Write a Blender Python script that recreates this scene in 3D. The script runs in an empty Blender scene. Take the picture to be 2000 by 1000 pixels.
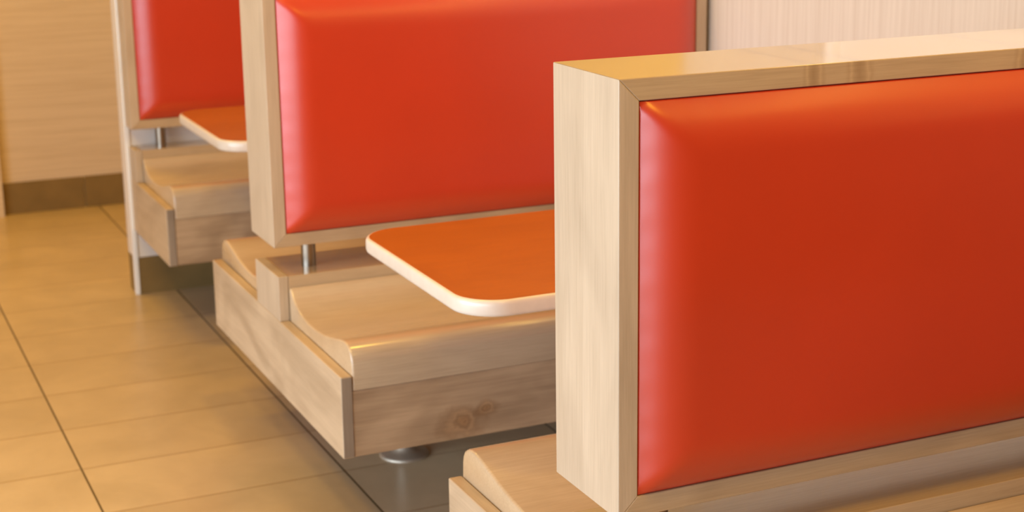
import bpy, bmesh, math, random
from mathutils import Vector, Matrix
C = bpy.context.scene.collection
R = math.radians
F = 0.586                      # the fit was made with z=0 at the underside of a backrest; the floor is at -F

# ------------------------------------------------------------------ materials
def new_mat(name):
    m = bpy.data.materials.new(name); m.use_nodes = True
    nt = m.node_tree; b = nt.nodes['Principled BSDF']
    return m, nt, b
def N(nt, t, **k):
    n = nt.nodes.new(t)
    for a, v in k.items():
        if a in n.inputs: n.inputs[a].default_value = v
        else: setattr(n, a, v)
    return n
def coords(nt, scale, rnd=True):
    tc = N(nt, 'ShaderNodeTexCoord'); mp = N(nt, 'ShaderNodeMapping')
    mp.inputs['Scale'].default_value = scale
    nt.links.new(tc.outputs['Object'], mp.inputs['Vector'])
    if rnd:
        oi = N(nt, 'ShaderNodeObjectInfo')
        mu = N(nt, 'ShaderNodeMath', operation='MULTIPLY'); mu.inputs[1].default_value = 37.0
        nt.links.new(oi.outputs['Random'], mu.inputs[0])
        cb = N(nt, 'ShaderNodeCombineXYZ')
        for i in range(3): nt.links.new(mu.outputs[0], cb.inputs[i])
        nt.links.new(cb.outputs[0], mp.inputs['Location'])
    return mp.outputs['Vector']
def ramp(nt, src, stops):
    r = N(nt, 'ShaderNodeValToRGB'); e = r.color_ramp.elements
    while len(e) < len(stops): e.new(0.5)
    for i, (p, c) in enumerate(stops): e[i].position = p; e[i].color = (*c, 1)
    nt.links.new(src, r.inputs[0]); return r.outputs[0]
def mix(nt, fac, a, b, mode='MIX'):
    m = N(nt, 'ShaderNodeMix', data_type='RGBA', blend_type=mode)
    if isinstance(fac, float): m.inputs[0].default_value = fac
    else: nt.links.new(fac, m.inputs[0])
    for i, v in ((6, a), (7, b)):
        if isinstance(v, tuple): m.inputs[i].default_value = (*v, 1)
        else: nt.links.new(v, m.inputs[i])
    return m.outputs[2]
def bump(nt, b, src, strength, dist=0.001):
    n = N(nt, 'ShaderNodeBump'); n.inputs['Strength'].default_value = strength; n.inputs['Distance'].default_value = dist
    nt.links.new(src, n.inputs['Height']); nt.links.new(n.outputs[0], b.inputs['Normal'])

def wood(name, axis, light=(.61,.47,.32), dark=(.44,.32,.21), rough=.45, coat=.08, knots=False, contrast=1.0):
    m, nt, b = new_mat(name)
    def sc(along, across): return tuple(along if i == axis else across for i in range(3))
    v = coords(nt, sc(1.6, 26))
    n1 = N(nt, 'ShaderNodeTexNoise', Scale=1.0, Detail=6.0, Roughness=.6, Distortion=.8); nt.links.new(v, n1.inputs['Vector'])
    v2 = coords(nt, sc(9, 330))
    n2 = N(nt, 'ShaderNodeTexNoise', Scale=1.0, Detail=3.0, Roughness=.7); nt.links.new(v2, n2.inputs['Vector'])
    v3 = coords(nt, sc(3.2, 6.5))
    n3 = N(nt, 'ShaderNodeTexNoise', Scale=1.0, Detail=2.0, Roughness=.5, Distortion=1.2); nt.links.new(v3, n3.inputs['Vector'])
    c1 = ramp(nt, n1.outputs[0], [(.30, dark), (.62, light)])
    mid = tuple((a+c)/2 for a, c in zip(light, dark))
    base = mix(nt, 1-.55*contrast, c1, tuple(.35*a+.65*c for a, c in zip(dark, light)))
    blot = ramp(nt, n3.outputs[0], [(.36, (.80,.77,.74)), (.60, (1.04,1.03,1.02))])
    base = mix(nt, .8*contrast, base, blot, 'MULTIPLY')
    fine = ramp(nt, n2.outputs[0], [(.33, (.86,.85,.83)), (.6, (1.03,1.03,1.03))])
    base = mix(nt, .65, base, fine, 'MULTIPLY')
    if knots:
        tc = N(nt, 'ShaderNodeTexCoord')
        for kx, kz, kr, *streak in knots:
            sb = N(nt, 'ShaderNodeVectorMath', operation='SUBTRACT'); sb.inputs[1].default_value = (kx, 0, kz)
            nt.links.new(tc.outputs['Object'], sb.inputs[0])
            ml = N(nt, 'ShaderNodeVectorMath', operation='MULTIPLY'); ml.inputs[1].default_value = (1/kr, 0, .22/kr) if streak else (.62/kr, 0, 1/kr)
            nt.links.new(sb.outputs[0], ml.inputs[0])
            nz = N(nt, 'ShaderNodeTexNoise', Scale=34.0, Detail=3.0); nt.links.new(tc.outputs['Object'], nz.inputs['Vector'])
            ad = N(nt, 'ShaderNodeVectorMath', operation='ADD')
            s5 = N(nt, 'ShaderNodeVectorMath', operation='SCALE'); s5.inputs['Scale'].default_value = .9 if not streak else .5
            nt.links.new(nz.outputs['Color'], s5.inputs[0]); nt.links.new(ml.outputs[0], ad.inputs[0]); nt.links.new(s5.outputs[0], ad.inputs[1])
            ss = N(nt, 'ShaderNodeVectorMath', operation='SUBTRACT'); ss.inputs[1].default_value = (.25,.25,.25) if streak else (.45,.45,.45); nt.links.new(ad.outputs[0], ss.inputs[0])
            ln = N(nt, 'ShaderNodeVectorMath', operation='LENGTH'); nt.links.new(ss.outputs[0], ln.inputs[0])
            kc = ramp(nt, ln.outputs['Value'], [(0, (.42,.28,.17)), (.10, (.95,.74,.52)), (.26, (.62,.50,.38)), (.40, (1.05,.93,.78)), (.62, (.74,.66,.58)), (1, (1,1,1))] if not streak else [(0, (.62,.55,.47)), (.35, (.80,.75,.68)), (.55, (1.06,1.04,1.0)), (.75, (.88,.85,.81)), (1, (1,1,1))])
            base = mix(nt, .75, base, kc, 'MULTIPLY')
    nt.links.new(base, b.inputs['Base Color'])
    b.inputs['Roughness'].default_value = rough
    b.inputs['Coat Weight'].default_value = coat; b.inputs['Coat Roughness'].default_value = .16
    bump(nt, b, n2.outputs[0], .12, .0006)
    return m

W = dict(
    x=wood('maple_lengthwise', 0, light=(.54,.395,.25), dark=(.40,.28,.17)), y=wood('maple_crosswise', 1), z=wood('maple_upright', 2, light=(.60,.475,.345), dark=(.46,.35,.24), contrast=.6),
    top=wood('maple_varnished_top', 0, light=(.58,.43,.27), dark=(.43,.30,.185), rough=.22, coat=.85, contrast=.4, knots=[(.30, F+.59, .020, 1), (.375, F+.59, .026, 1), (.67, F+.59, .024, 1), (.90, F+.59, .02, 1)]),
    knotty=wood('knotty_maple', 0, light=(.60,.43,.265), dark=(.35,.23,.135), contrast=1.25, knots=[(.275, F-.322, .045), (.335, F-.300, .024), (.80, F-.29, .045)]),
    edge=wood('maple_edge', 2, light=(.40,.32,.24), dark=(.30,.235,.17)),
    seat=wood('seat_laminate', 0, light=(.61,.455,.295), dark=(.50,.36,.225), rough=.26, coat=.75, contrast=.45))

def plain(name, col, rough=.5, metal=0.0, coat=0.0, noise=0.0, nscale=40):
    m, nt, b = new_mat(name)
    b.inputs['Roughness'].default_value = rough; b.inputs['Metallic'].default_value = metal; b.inputs['Coat Weight'].default_value = coat
    n = N(nt, 'ShaderNodeTexNoise', Scale=float(nscale), Detail=4.0)
    nt.links.new(coords(nt, (1,1,1)), n.inputs['Vector'])
    c = ramp(nt, n.outputs[0], [(.3, tuple(x*(1-noise) for x in col)), (.7, tuple(min(1, x*(1+noise)) for x in col))])
    nt.links.new(c, b.inputs['Base Color'])
    return m, nt, b, n

red, nt, b, n = plain('red_vinyl', (.56,.036,.008), .40, noise=.03, nscale=5)
b.inputs['Coat Weight'].default_value = .65; b.inputs['Coat IOR'].default_value = 1.55; b.inputs['Coat Roughness'].default_value = .29
nf = N(nt, 'ShaderNodeTexNoise', Scale=900.0, Detail=2.0); nt.links.new(coords(nt, (1,1,1)), nf.inputs['Vector'])
bump(nt, b, nf.outputs[0], .10, .0004)
orange = wood('orange_laminate', 0, light=(.47,.13,.014), dark=(.42,.112,.010), rough=.34, coat=.1, contrast=.5)
cream = plain('cream_vinyl_edge', (.72,.64,.55), .28, coat=.3, noise=.04)[0]
satin = plain('satin_steel_foot', (.58,.50,.40), .5, metal=.8, noise=.05)[0]
steel = plain('brushed_steel', (.36,.31,.25), .30, metal=1.0, noise=.06)[0]
dark = plain('dark_underside', (.36,.26,.16), .7, noise=.2)[0]
white_wall = plain('white_painted_wall', (.82,.75,.68), .45, noise=.02, nscale=12)[0]
bead_white = plain('white_metal_corner_bead', (.96,.95,.93), .2, coat=.8)[0]
plaster = plain('ceiling_plaster', (.55,.42,.26), .9, noise=.02)[0]
amber = plain('amber_wall_panel', (.68,.47,.16), .4, noise=.05)[0]

def wallcover(name, axis, light, darkc, sc_al, sc_ac, rough=.4):
    m, nt, b = new_mat(name)
    s = tuple(sc_al if i == axis else sc_ac for i in range(3))
    n1 = N(nt, 'ShaderNodeTexNoise', Scale=1.0, Detail=5.0, Roughness=.65); nt.links.new(coords(nt, s, False), n1.inputs['Vector'])
    c = ramp(nt, n1.outputs[0], [(.36, darkc), (.52, light), (.7, tuple(min(1, x*1.06) for x in light))])
    nt.links.new(c, b.inputs['Base Color']); b.inputs['Roughness'].default_value = rough
    bump(nt, b, n1.outputs[0], .15, .001)
    return m
wall_h = wallcover('grasscloth_horizontal', 0, (.72,.57,.42), (.66,.51,.36), 2.2, 95)
wall_v = wallcover('grasscloth_vertical', 2, (.65,.59,.51), (.60,.53,.45), 1.6, 75, .5)
skirt = plain('brown_skirting_tile', (.23,.145,.05), .45, noise=.12, nscale=9)[0]

def floor_mat():
    m, nt, b = new_mat('porcelain_floor_tiles')
    tc = N(nt, 'ShaderNodeTexCoord'); sp = N(nt, 'ShaderNodeSeparateXYZ'); nt.links.new(tc.outputs['Object'], sp.inputs[0])
    def M(op, a, b_=None):
        n = N(nt, 'ShaderNodeMath', operation=op)
        for i, v in enumerate((a, b_)):
            if v is None: continue
            if isinstance(v, (int, float)): n.inputs[i].default_value = v
            else: nt.links.new(v, n.inputs[i])
        return n.outputs[0]
    U, V, xa, ya = .578, .3, -.423, 2.828
    tx = M('DIVIDE', M('SUBTRACT', sp.outputs[0], xa-5*U), U); ty = M('DIVIDE', M('SUBTRACT', sp.outputs[1], ya-30*V), V)
    fx, fy = M('FRACT', tx), M('FRACT', ty)
    dx = M('MULTIPLY', M('MINIMUM', fx, M('SUBTRACT', 1, fx)), U)
    dy = M('MULTIPLY', M('MINIMUM', fy, M('SUBTRACT', 1, fy)), V)
    gx = M('LESS_THAN', dx, .0025)
    mr = N(nt, 'ShaderNodeMapRange', interpolation_type='SMOOTHSTEP'); nt.links.new(dy, mr.inputs[0])
    mr.inputs[1].default_value = .0012; mr.inputs[2].default_value = .0042; mr.inputs[3].default_value = 1; mr.inputs[4].default_value = 0
    gy = mr.outputs[0]
    cell = N(nt, 'ShaderNodeCombineXYZ'); nt.links.new(M('FLOOR', tx), cell.inputs[0]); nt.links.new(M('FLOOR', ty), cell.inputs[1])
    wn = N(nt, 'ShaderNodeTexWhiteNoise'); nt.links.new(cell.outputs[0], wn.inputs['Vector'])
    n1 = N(nt, 'ShaderNodeTexNoise', Scale=5.0, Detail=6.0, Roughness=.6, Distortion=.4)
    ad = N(nt, 'ShaderNodeVectorMath', operation='ADD'); nt.links.new(tc.outputs['Object'], ad.inputs[0])
    nt.links.new(wn.outputs['Color'], ad.inputs[1]); nt.links.new(ad.outputs[0], n1.inputs['Vector'])
    c = ramp(nt, n1.outputs[0], [(.32, (.52,.39,.235)), (.66, (.62,.47,.29))])
    tv = ramp(nt, wn.outputs['Value'], [(0, (.95,.94,.93)), (1, (1.04,1.04,1.04))])
    c = mix(nt, 1.0, c, tv, 'MULTIPLY')
    c = mix(nt, M('MULTIPLY', gy, .7), c, (.33,.19,.08)); c = mix(nt, gx, c, (.075,.045,.012))
    nt.links.new(c, b.inputs['Base Color'])
    b.inputs['Roughness'].default_value = .30
    h = M('SUBTRACT', M('MULTIPLY', n1.outputs[0], .15), M('MAXIMUM', gx, gy))
    bump(nt, b, h, .35, .0015)
    return m
floor_m = floor_mat()

# ------------------------------------------------------------------ mesh helpers
def obj(name, bm, mat, parent=None, smooth=False):
    bmesh.ops.recalc_face_normals(bm, faces=bm.faces)
    me = bpy.data.meshes.new(name); bm.to_mesh(me); bm.free()
    me.materials.append(mat)
    for p in me.polygons: p.use_smooth = smooth
    o = bpy.data.objects.new(name, me); C.objects.link(o)
    if parent: o.parent = parent
    return o
def box(x0, x1, y0, y1, z0, z1, bev=.0, seg=2):
    bm = bmesh.new()
    vs = [bm.verts.new((x, y, z)) for x in (x0, x1) for y in (y0, y1) for z in (z0, z1)]
    for f in ((0,1,3,2), (4,6,7,5), (0,4,5,1), (2,3,7,6), (0,2,6,4), (1,5,7,3)): bm.faces.new([vs[i] for i in f])
    bmesh.ops.recalc_face_normals(bm, faces=bm.faces)
    if bev: bmesh.ops.bevel(bm, geom=bm.edges[:], offset=bev, segments=seg, profile=.5, affect='EDGES')
    return bm
def prism_xz(pts, y0, y1, bev=0):
    bm = bmesh.new()
    a = [bm.verts.new((x, y0, z)) for x, z in pts]; b_ = [bm.verts.new((x, y1, z)) for x, z in pts]
    bm.faces.new(a); bm.faces.new(b_[::-1]); n = len(pts)
    for i in range(n): bm.faces.new((a[i], b_[i], b_[(i+1) % n], a[(i+1) % n]))
    bmesh.ops.recalc_face_normals(bm, faces=bm.faces)
    if bev: bmesh.ops.bevel(bm, geom=bm.edges[:], offset=bev, segments=2, profile=.5, affect='EDGES')
    return bm
def lathe(prof, cx=0, cy=0, n=40):
    bm = bmesh.new(); rings = []
    for r, z in prof: rings.append([bm.verts.new((cx+r*math.cos(2*math.pi*i/n), cy+r*math.sin(2*math.pi*i/n), z)) for i in range(n)])
    for a, b_ in zip(rings, rings[1:]):
        for i in range(n): bm.faces.new((a[i], a[(i+1) % n], b_[(i+1) % n], b_[i]))
    bm.faces.new(rings[0][::-1]); bm.faces.new(rings[-1])
    return bm
def shade(o, ang=35):
    for p in o.data.polygons: p.use_smooth = True
    o.data.set_sharp_from_angle(angle=R(ang))
    return o
def empty(name, loc, label, cat, group=None):
    o = bpy.data.objects.new(name, None); C.objects.link(o); o.location = loc
    o.empty_display_size = .1; o['label'] = label; o['category'] = cat
    if group: o['group'] = group
    return o
def struct(name, bm, mat, label=None):
    o = obj(name, bm, mat); o['kind'] = 'structure'
    if label: o['label'] = label; 
    return o

# ------------------------------------------------------------------ booth dimensions (local z = 0 is the floor)
T, Wf, ZB, ZT, L = .196, .030, F, F+.6075, 1.1486
D, XP, TP = .5477, .0043, .0254
PZ0, PZ1, RZ, AZ, CC = F-.3593, F-.1776, F-.0705, F-.2108, .0978
SEAT = [(.1005,-.0985), (.106,-.1015), (.113,-.1085), (.123,-.1185), (.138,-.1275), (.16,-.136), (.19,-.1435), (.235,-.148), (.29,-.1475), (.34,-.1435),
        (.39,-.136), (.43,-.1275), (.465,-.120), (.49,-.1165), (.508,-.117), (.523,-.1205), (.535,-.1275), (.5425,-.138), (.546,-.152), (.5472,-.175), (.5472,-.2105)]

def smin(a, b_, k):
    h = max(k-abs(a-b_), 0)/k
    return min(a, b_)-h*h*k*.25
def cushion(ys, y0, half=False, dz=0, seed=0):
    """padded panel in the frame opening; ys = -1 faces the camera side"""
    g = .0012; x0, x1, z0, z1 = Wf+g, L-Wf-g, ZB+Wf+g, ZT-Wf-g
    bm = bmesh.new(); H = .033; bw = .082
    def samples(a, b_):
        s = [a+bw*1.5*(i/22)**1.35 for i in range(23)]
        e = [b_-(v-a) for v in s][::-1]
        m = 26; mid = [s[-1]+(e[0]-s[-1])*i/m for i in range(1, m)]
        return s+mid+e
    xs, zs = samples(x0, x1), samples(z0, z1)
    rnd = random.Random(seed); ph = [rnd.uniform(0, 6.28) for _ in range(6)]
    grid = []
    for z in zs:
        row = []
        for x in xs:
            dx, dzz = min(x-x0, x1-x), min(z-z0, z1-z)
            d = max(0, smin(dx, dzz, .016))
            u = min(1, d/bw)
            h = H*(1-(1-u)**2.6)
            h += .0035*(1-((x-(x0+x1)/2)/((x1-x0)/2))**2)*(1-((z-(z0+z1)/2)/((z1-z0)/2))**2)
            # little gathers where the vinyl is pulled round the edge
            e = math.exp(-d/.018)*min(1, d/.004)
            h += .0008*e*(math.sin(z*95+ph[0])*math.sin(z*41+ph[1]) if dx < dzz else math.sin(x*80+ph[2])*math.sin(x*33+ph[3]))
            row.append(bm.verts.new((x, y0+ys*(h-.002), z)))
        grid.append(row)
    for i in range(len(zs)-1):
        for j in range(len(xs)-1):
            bm.faces.new((grid[i][j], grid[i][j+1], grid[i+1][j+1], grid[i+1][j]))
    # closed back
    back = y0-ys*.045
    rim = grid[0][:] + [r[-1] for r in grid[1:]] + grid[-1][-2::-1] + [r[0] for r in grid[-2:0:-1]]
    rb = [bm.verts.new((v.co.x, back, v.co.z)) for v in rim]
    for i in range(len(rim)): bm.faces.new((rim[i], rim[(i+1) % len(rim)], rb[(i+1) % len(rim)], rb[i]))
    bm.faces.new(rb)
    return bm
def seat_bm(s):
    x0, x1 = XP+TP+.0008, L-.027
    rb = .006
    bm = bmesh.new(); rings = []
    # the top follows the moulded profile; both ends are rounded over by a few millimetres
    n = len(SEAT)
    pts = [(d, F+z) for d, z in SEAT]
    def inset(k):
        out = []
        for i, (d, z) in enumerate(pts):
            a = pts[max(0, i-1)]; c = pts[min(n-1, i+1)]
            tx, tz = c[0]-a[0], c[1]-a[1]; l = math.hypot(tx, tz)
            out.append((d+tz/l*k, z-tx/l*k) if 0 < i < n-1 else ((d, z-k) if i == 0 else (d-k, z)))
        return out
    secs = [(x0, rb), (x0+rb*.12, rb*.5), (x0+rb*.4, rb*.18), (x0+rb, 0)]
    secs += [(x1-(x-x0), k) for x, k in secs[::-1]]
    for x, k in secs:
        pr = inset(k) if k else pts
        ring = [bm.verts.new((x, s*d, z)) for d, z in pr]
        ring += [bm.verts.new((x, s*(.5472-.02), F-.2105)), bm.verts.new((x, s*.1005, F-.2105))]
        rings.append(ring)
    for a, b_ in zip(rings, rings[1:]):
        m = len(a)
        for i in range(m): bm.faces.new((a[i], a[(i+1) % m], b_[(i+1) % m], b_[i]))
    bm.faces.new(rings[0]); bm.faces.new(rings[-1][::-1])
    return bm

def build_booth(loc, label, double=True, back_dz=0.0, grp=None):
    e = empty('booth_bench', loc, label, 'booth bench', grp)
    ya, yb = -T/2, (T/2 if double else -.0015)
    zb, zt = ZB+back_dz, ZT+back_dz
    parts = []
    def P(name, bm, mat, par=e, sm=None):
        o = obj(name, bm, mat, par)
        if sm: shade(o, sm)
        return o
    # mitred backrest frame
    b_ = .0014
    P('top_board', prism_xz([(0, zt), (L, zt), (L-Wf, zt-Wf), (Wf, zt-Wf)], ya, yb, b_), W['top'])['label'] = 'varnished top board of the backrest frame'
    P('bottom_board', prism_xz([(0, zb), (Wf, zb+Wf), (L-Wf, zb+Wf), (L, zb)], ya, yb, b_), W['x'])
    P('end_board', prism_xz([(0, zb), (0, zt), (Wf, zt-Wf), (Wf, zb+Wf)], ya, yb, b_), W['z'])
    P('end_board', prism_xz([(L, zb), (L-Wf, zb+Wf), (L-Wf, zt-Wf), (L, zt)], ya, yb, b_), W['z'])
    c = P('cushion', cushion(-1, ya, seed=int(loc[1]*7)), red, sm=60); c.location.z = back_dz
    if double:
        c = P('cushion', cushion(1, yb, seed=int(loc[1]*7)+3), red, sm=60); c.location.z = back_dz
        P('backing_board', box(Wf, L-Wf, -.045, .045, zb+Wf, zt-Wf), dark)
    else:
        P('backing_board', box(Wf, L-Wf, -.03, yb-.001, zb+Wf, zt-Wf), dark)
    # posts carrying the backrest
    py = -.018 if double else -.05
    for px in (.104, L-.10):
        P('post', lathe([(.0175, RZ), (.0175, zb)], px, py), steel, sm=50)
    yr = CC if double else -.0015
    P('rail', box(XP+TP, L, -CC, yr, PZ1-.12, RZ, .0012), W['top'])
    P('rail_cap', box(XP+.0004, XP+TP-.0005, -CC-.0006, yr+.0006 if double else yr, PZ1, RZ+.0012, .0022), W['z'])
    yd = D if double else -.0015
    P('side_panel', box(XP, XP+TP, -D, yd, PZ0, PZ1, .0028, 3), W['y'])
    P('side_panel', box(L-.025, L, -D+.001, yd, PZ0, PZ1, .0028), W['y'])
    P('edge_banding', box(XP+.0016, XP+TP-.0012, -D-.0008, -D+.004, PZ0+.0022, PZ1-.0022, .0006), W['edge'])['label'] = 'darker grey edge strip of the side panel'
    for s in ((-1, 1) if double else (-1,)):
        P('seat', seat_bm(s), W['seat'], sm=40)
        a, b2 = sorted((s*(D-.0012), s*(D-.021)))
        P('apron', box(XP+TP, L-.025, a, b2, PZ0+.001, AZ-.0006, .0012), W['knotty'])
    P('base_board', box(.06, L-.06, -D+.06, yd-.06 if double else yd, PZ0+.03, PZ0+.05), dark)
    for px in (.325, .86):
        yy = -.03 if double else -.28
        leg = P('pedestal', lathe([(.0225, .004), (.0225, PZ0+.03)], px, yy), steel, sm=50)
        P('base_flange', lathe([(.062, 0), (.062, .004), (.056, .0075), (.040, .011), (.028, .018), (.0235, .028)], px, yy), satin, leg, sm=60)
    return e

Y2, Y3, X3 = 1.698, 3.465, .0206
build_booth((0, 0, 0), 'nearest double-sided booth bench with red backrest, filling the right half of the photo', back_dz=-.0015)
build_booth((0, Y2, 0), 'middle double-sided booth bench with red backrest, whole aisle end and knotty apron in view')
build_booth((X3, Y3, 0), 'farthest booth bench, single-sided, against the white partition end', double=False)

# ------------------------------------------------------------------ tables
def outline(x0, x1, hy, r, ins):
    pts = []
    for cx, cy, a0 in ((x0+r, -hy+r, 180), (x1-r, -hy+r, 270), (x1-r, hy-r, 0), (x0+r, hy-r, 90)):
        for i in range(17):
            a = R(a0+90*i/16); rr = max(r-ins, .001)
            pts.append((cx+rr*math.cos(a), cy+rr*math.sin(a)))
    return pts
def build_table(loc, label, x0=.048):
    e = empty('dining_table', loc, label, 'table')
    ZTP, x1, hy, r = F+.131, 1.145, .305, .085
    bm = bmesh.new()
    top = [bm.verts.new((x, y, ZTP+.0004)) for x, y in outline(x0, x1, hy, r, .0075)]
    bot = [bm.verts.new((x, y, ZTP-.028)) for x, y in outline(x0, x1, hy, r, .0075)]
    bm.faces.new(top); bm.faces.new(bot[::-1]); n = len(top)
    for i in range(n): bm.faces.new((top[i], bot[i], bot[(i+1) % n], top[(i+1) % n]))
    obj('tabletop', bm, orange, e)
    bm = bmesh.new(); rings = []
    prof = [(.0075, 0), (.0035, -.0008), (.0012, -.003), (0, -.0075), (0, -.0225), (.0012, -.027), (.0035, -.0295), (.0085, -.031), (.02, -.031)]
    for ins, z in prof: rings.append([bm.verts.new((x, y, ZTP+z)) for x, y in outline(x0, x1, hy, r, ins)])
    rings.append(rings[0])
    for a, b_ in zip(rings[:-2], rings[1:-1]):
        for i in range(n): bm.faces.new((a[i], a[(i+1) % n], b_[(i+1) % n], b_[i]))
    ed = shade(obj('edge_band', bm, cream, e), 60); ed['label'] = 'cream rounded edge band of the tabletop'
    leg = shade(obj('pedestal', lathe([(.036, .012), (.036, ZTP-.045)], .80, 0), steel, e), 50)
    shade(obj('base_flange', lathe([(.20, 0), (.20, .006), (.19, .012), (.05, .022), (.037, .03)], .80, 0), steel, leg), 50)
    obj('top_bracket', box(.66, .94, -.14, .14, ZTP-.045, ZTP-.028), dark, leg)
    return e
build_table((0, .849, 0), 'orange dining table with rounded corner between the nearest and middle booth benches')
build_table((.012, 2.575, 0), 'orange table between the middle and farthest booth benches, only its left end showing')
build_table((0, -.86, 0), 'orange table whose tip just shows at the bottom right corner')

# ------------------------------------------------------------------ the room
struct('floor', box(-4.5, 3.0, -4.0, 7.0, -.05, 0), floor_m)
WX = 1.162
# right wall with a window above the front booths (seen as the pale reflection on the nearest varnished top)
wy0, wy1, wz0, wz1 = .20, 1.13, F+.665, F+1.75
bm = bmesh.new()
def addbox(bm, *a):
    x0, x1, y0, y1, z0, z1 = a
    vs = [bm.verts.new((x, y, z)) for x in (x0, x1) for y in (y0, y1) for z in (z0, z1)]
    for f in ((0,1,3,2), (4,6,7,5), (0,4,5,1), (2,3,7,6), (0,2,6,4), (1,5,7,3)): bm.faces.new([vs[i] for i in f])
CH = 2.9
addbox(bm, WX, WX+.12, -1.3, 5.0, 0, wz0); addbox(bm, WX, WX+.12, -1.3, 5.0, wz1, CH)
addbox(bm, WX, WX+.12, -1.3, wy0, wz0, wz1); addbox(bm, WX, WX+.12, wy1, 5.0, wz0, wz1)
struct('wall_right', bm, wall_v)
bm = bmesh.new()
for a in ((wy0, wy1, wz0, wz0+.03), (wy0, wy1, wz1-.03, wz1), (wy0, wy0+.03, wz0+.03, wz1-.03), (wy1-.03, wy1, wz0+.03, wz1-.03)):
    addbox(bm, WX+.02, WX+.07, *a)
wf = struct('window_1', bm, bead_white)
m, nt, b = new_mat('daylit_frosted_pane'); b.inputs['Base Color'].default_value = (.55,.52,.48,1)
b.inputs['Emission Color'].default_value = (1,.86,.70,1); b.inputs['Emission Strength'].default_value = .30
pane = obj('window_pane', box(WX+.04, WX+.046, wy0+.03, wy1-.03, wz0+.03, wz1-.03), m, wf)
# amber cladding on the right wall behind the middle booth
struct('trim_1', box(WX-.012, WX, 1.735, 3.465, F+.625, 2.6, .002), amber)
brown = plain('brown_reflection_panel', (.26,.13,.05), .5, noise=.08)[0]
struct('added_reflection_panel_low', box(WX-.012, WX, -1.3, -.105, .0, F+.662, .002), brown)  # unseen brown panel, added to darken what the nearest cushion reflects
struct('added_reflection_panel_high', box(WX-.012, WX, -1.3, .14, F+.665, 2.6, .002), amber)  # unseen amber panel, added so the cushion's upper bevel reflects orange
# partition that ends at the aisle
PT = .105; px0 = X3-.001
struct('wall_partition', box(px0, WX, Y3, Y3+PT, .13, CH), white_wall)
struct('baseboard_partition', box(px0, WX, Y3-.002, Y3+PT+.002, 0, .13, .001), skirt)
struct('trim_2', box(px0-.005, px0+.012, Y3-.005, Y3+.012, 0, CH, .0025), bead_white)
# back wall
BY = 4.965
struct('wall_back', box(-.235, WX+.12, BY, BY+.12, 0, CH), wall_h)
struct('wall_pier', box(-1.6, -.235, BY-.05, BY+.12, 0, CH), wall_h)
for k, (a, c) in enumerate(((-.235, .096), (.102, .60), (.603, WX))):
    struct('baseboard_back' if k == 0 else 'baseboard_back.%03d' % k, box(a, c, BY-.012, BY, 0, .133, .0015), skirt)
struct('ceiling', box(-4.5, 3.0, -4.0, 7.0, CH, CH+.05), plaster)

# ------------------------------------------------------------------ light
def area(name, loc, target, sx, sy, power, col, spread=180):
    l = bpy.data.lights.new(name, 'AREA'); l.shape = 'RECTANGLE'; l.size = sx; l.size_y = sy
    l.energy = power; l.color = col; l.spread = R(spread)
    o = bpy.data.objects.new(name, l); C.objects.link(o); o.location = loc
    o.rotation_euler = (Vector(target)-Vector(loc)).to_track_quat('-Z', 'Y').to_euler()
    return o
area('daylight_from_aisle_windows', (-3.4, -1.0, 1.05), (0, -1.0, .95), 6.0, 1.85, 166, (.80, .96, 1.13), 150)
area('daylight_from_entrance_windows', (-2.9, -4.6, 1.1), (-.6, 0, .9), 1.8, 2.0, 8, (.88, .97, 1.08))
area('ceiling_lamp_front', (.3, -1.05, 2.85), (.3, -1.05, 0), .5, .6, 21, (1, .57, .05))
area('ceiling_lamp_middle', (.24, 1.75, 2.85), (.24, 1.75, 0), .18, .18, 9, (1, .57, .06))
area('fill_light_bench_floor', (-.95, .95, 2.85), (-.2, 1.1, 0), .25, .25, 13, (1, .66, .16))  # added fill light to lift the dim floor beneath the middle bench
area('ceiling_lamp_aisle', (-1.5, 1.4, 2.85), (-1.5, 1.4, 0), .3, 2.2, 25, (1, .58, .08))
area('ceiling_lamp_far', (-.5, 3.9, 2.85), (-.4, 4.9, .6), .8, .4, 36, (1, .58, .05))
area('wall_strip_lamp', (1.08, .6, 2.2), (.2, .6, .6), 3.2, .05, 7, (1, .60, .12))
w = bpy.data.worlds.new('World'); bpy.context.scene.world = w; w.use_nodes = True
w.node_tree.nodes['Background'].inputs[0].default_value = (1, .56, .15, 1)
w.node_tree.nodes['Background'].inputs[1].default_value = .19

# ------------------------------------------------------------------ camera
cam = bpy.data.cameras.new('camera'); co = bpy.data.objects.new('camera', cam); C.objects.link(co)
yaw, pit, ro = -.44202, -.23833, -.00883
fw = Vector((-math.sin(yaw)*math.cos(pit), math.cos(yaw)*math.cos(pit), math.sin(pit)))
r = Vector((math.cos(yaw), math.sin(yaw), 0)); u = r.cross(fw)
r2 = r*math.cos(ro)+u*math.sin(ro); u2 = -r*math.sin(ro)+u*math.cos(ro)
mt = Matrix((r2, u2, -fw)).transposed().to_4x4(); mt.translation = Vector((-.94697, -1.89006, .8981+F))
co.matrix_world = mt
cam.sensor_width = 36; cam.lens = 3110.1/2000*36
cam.shift_x = -(1074.99-1000)/2000; cam.shift_y = (453.18-500)/2000
cam.clip_start = .05
cam.dof.use_dof = True; cam.dof.focus_distance = 2.25; cam.dof.aperture_fstop = 6.3
S = bpy.context.scene; S.camera = co
S.view_settings.view_transform = 'Standard'; S.view_settings.look = 'None'; S.view_settings.gamma = 1
S.view_settings.use_curve_mapping = False; S.view_settings.exposure = 0.0
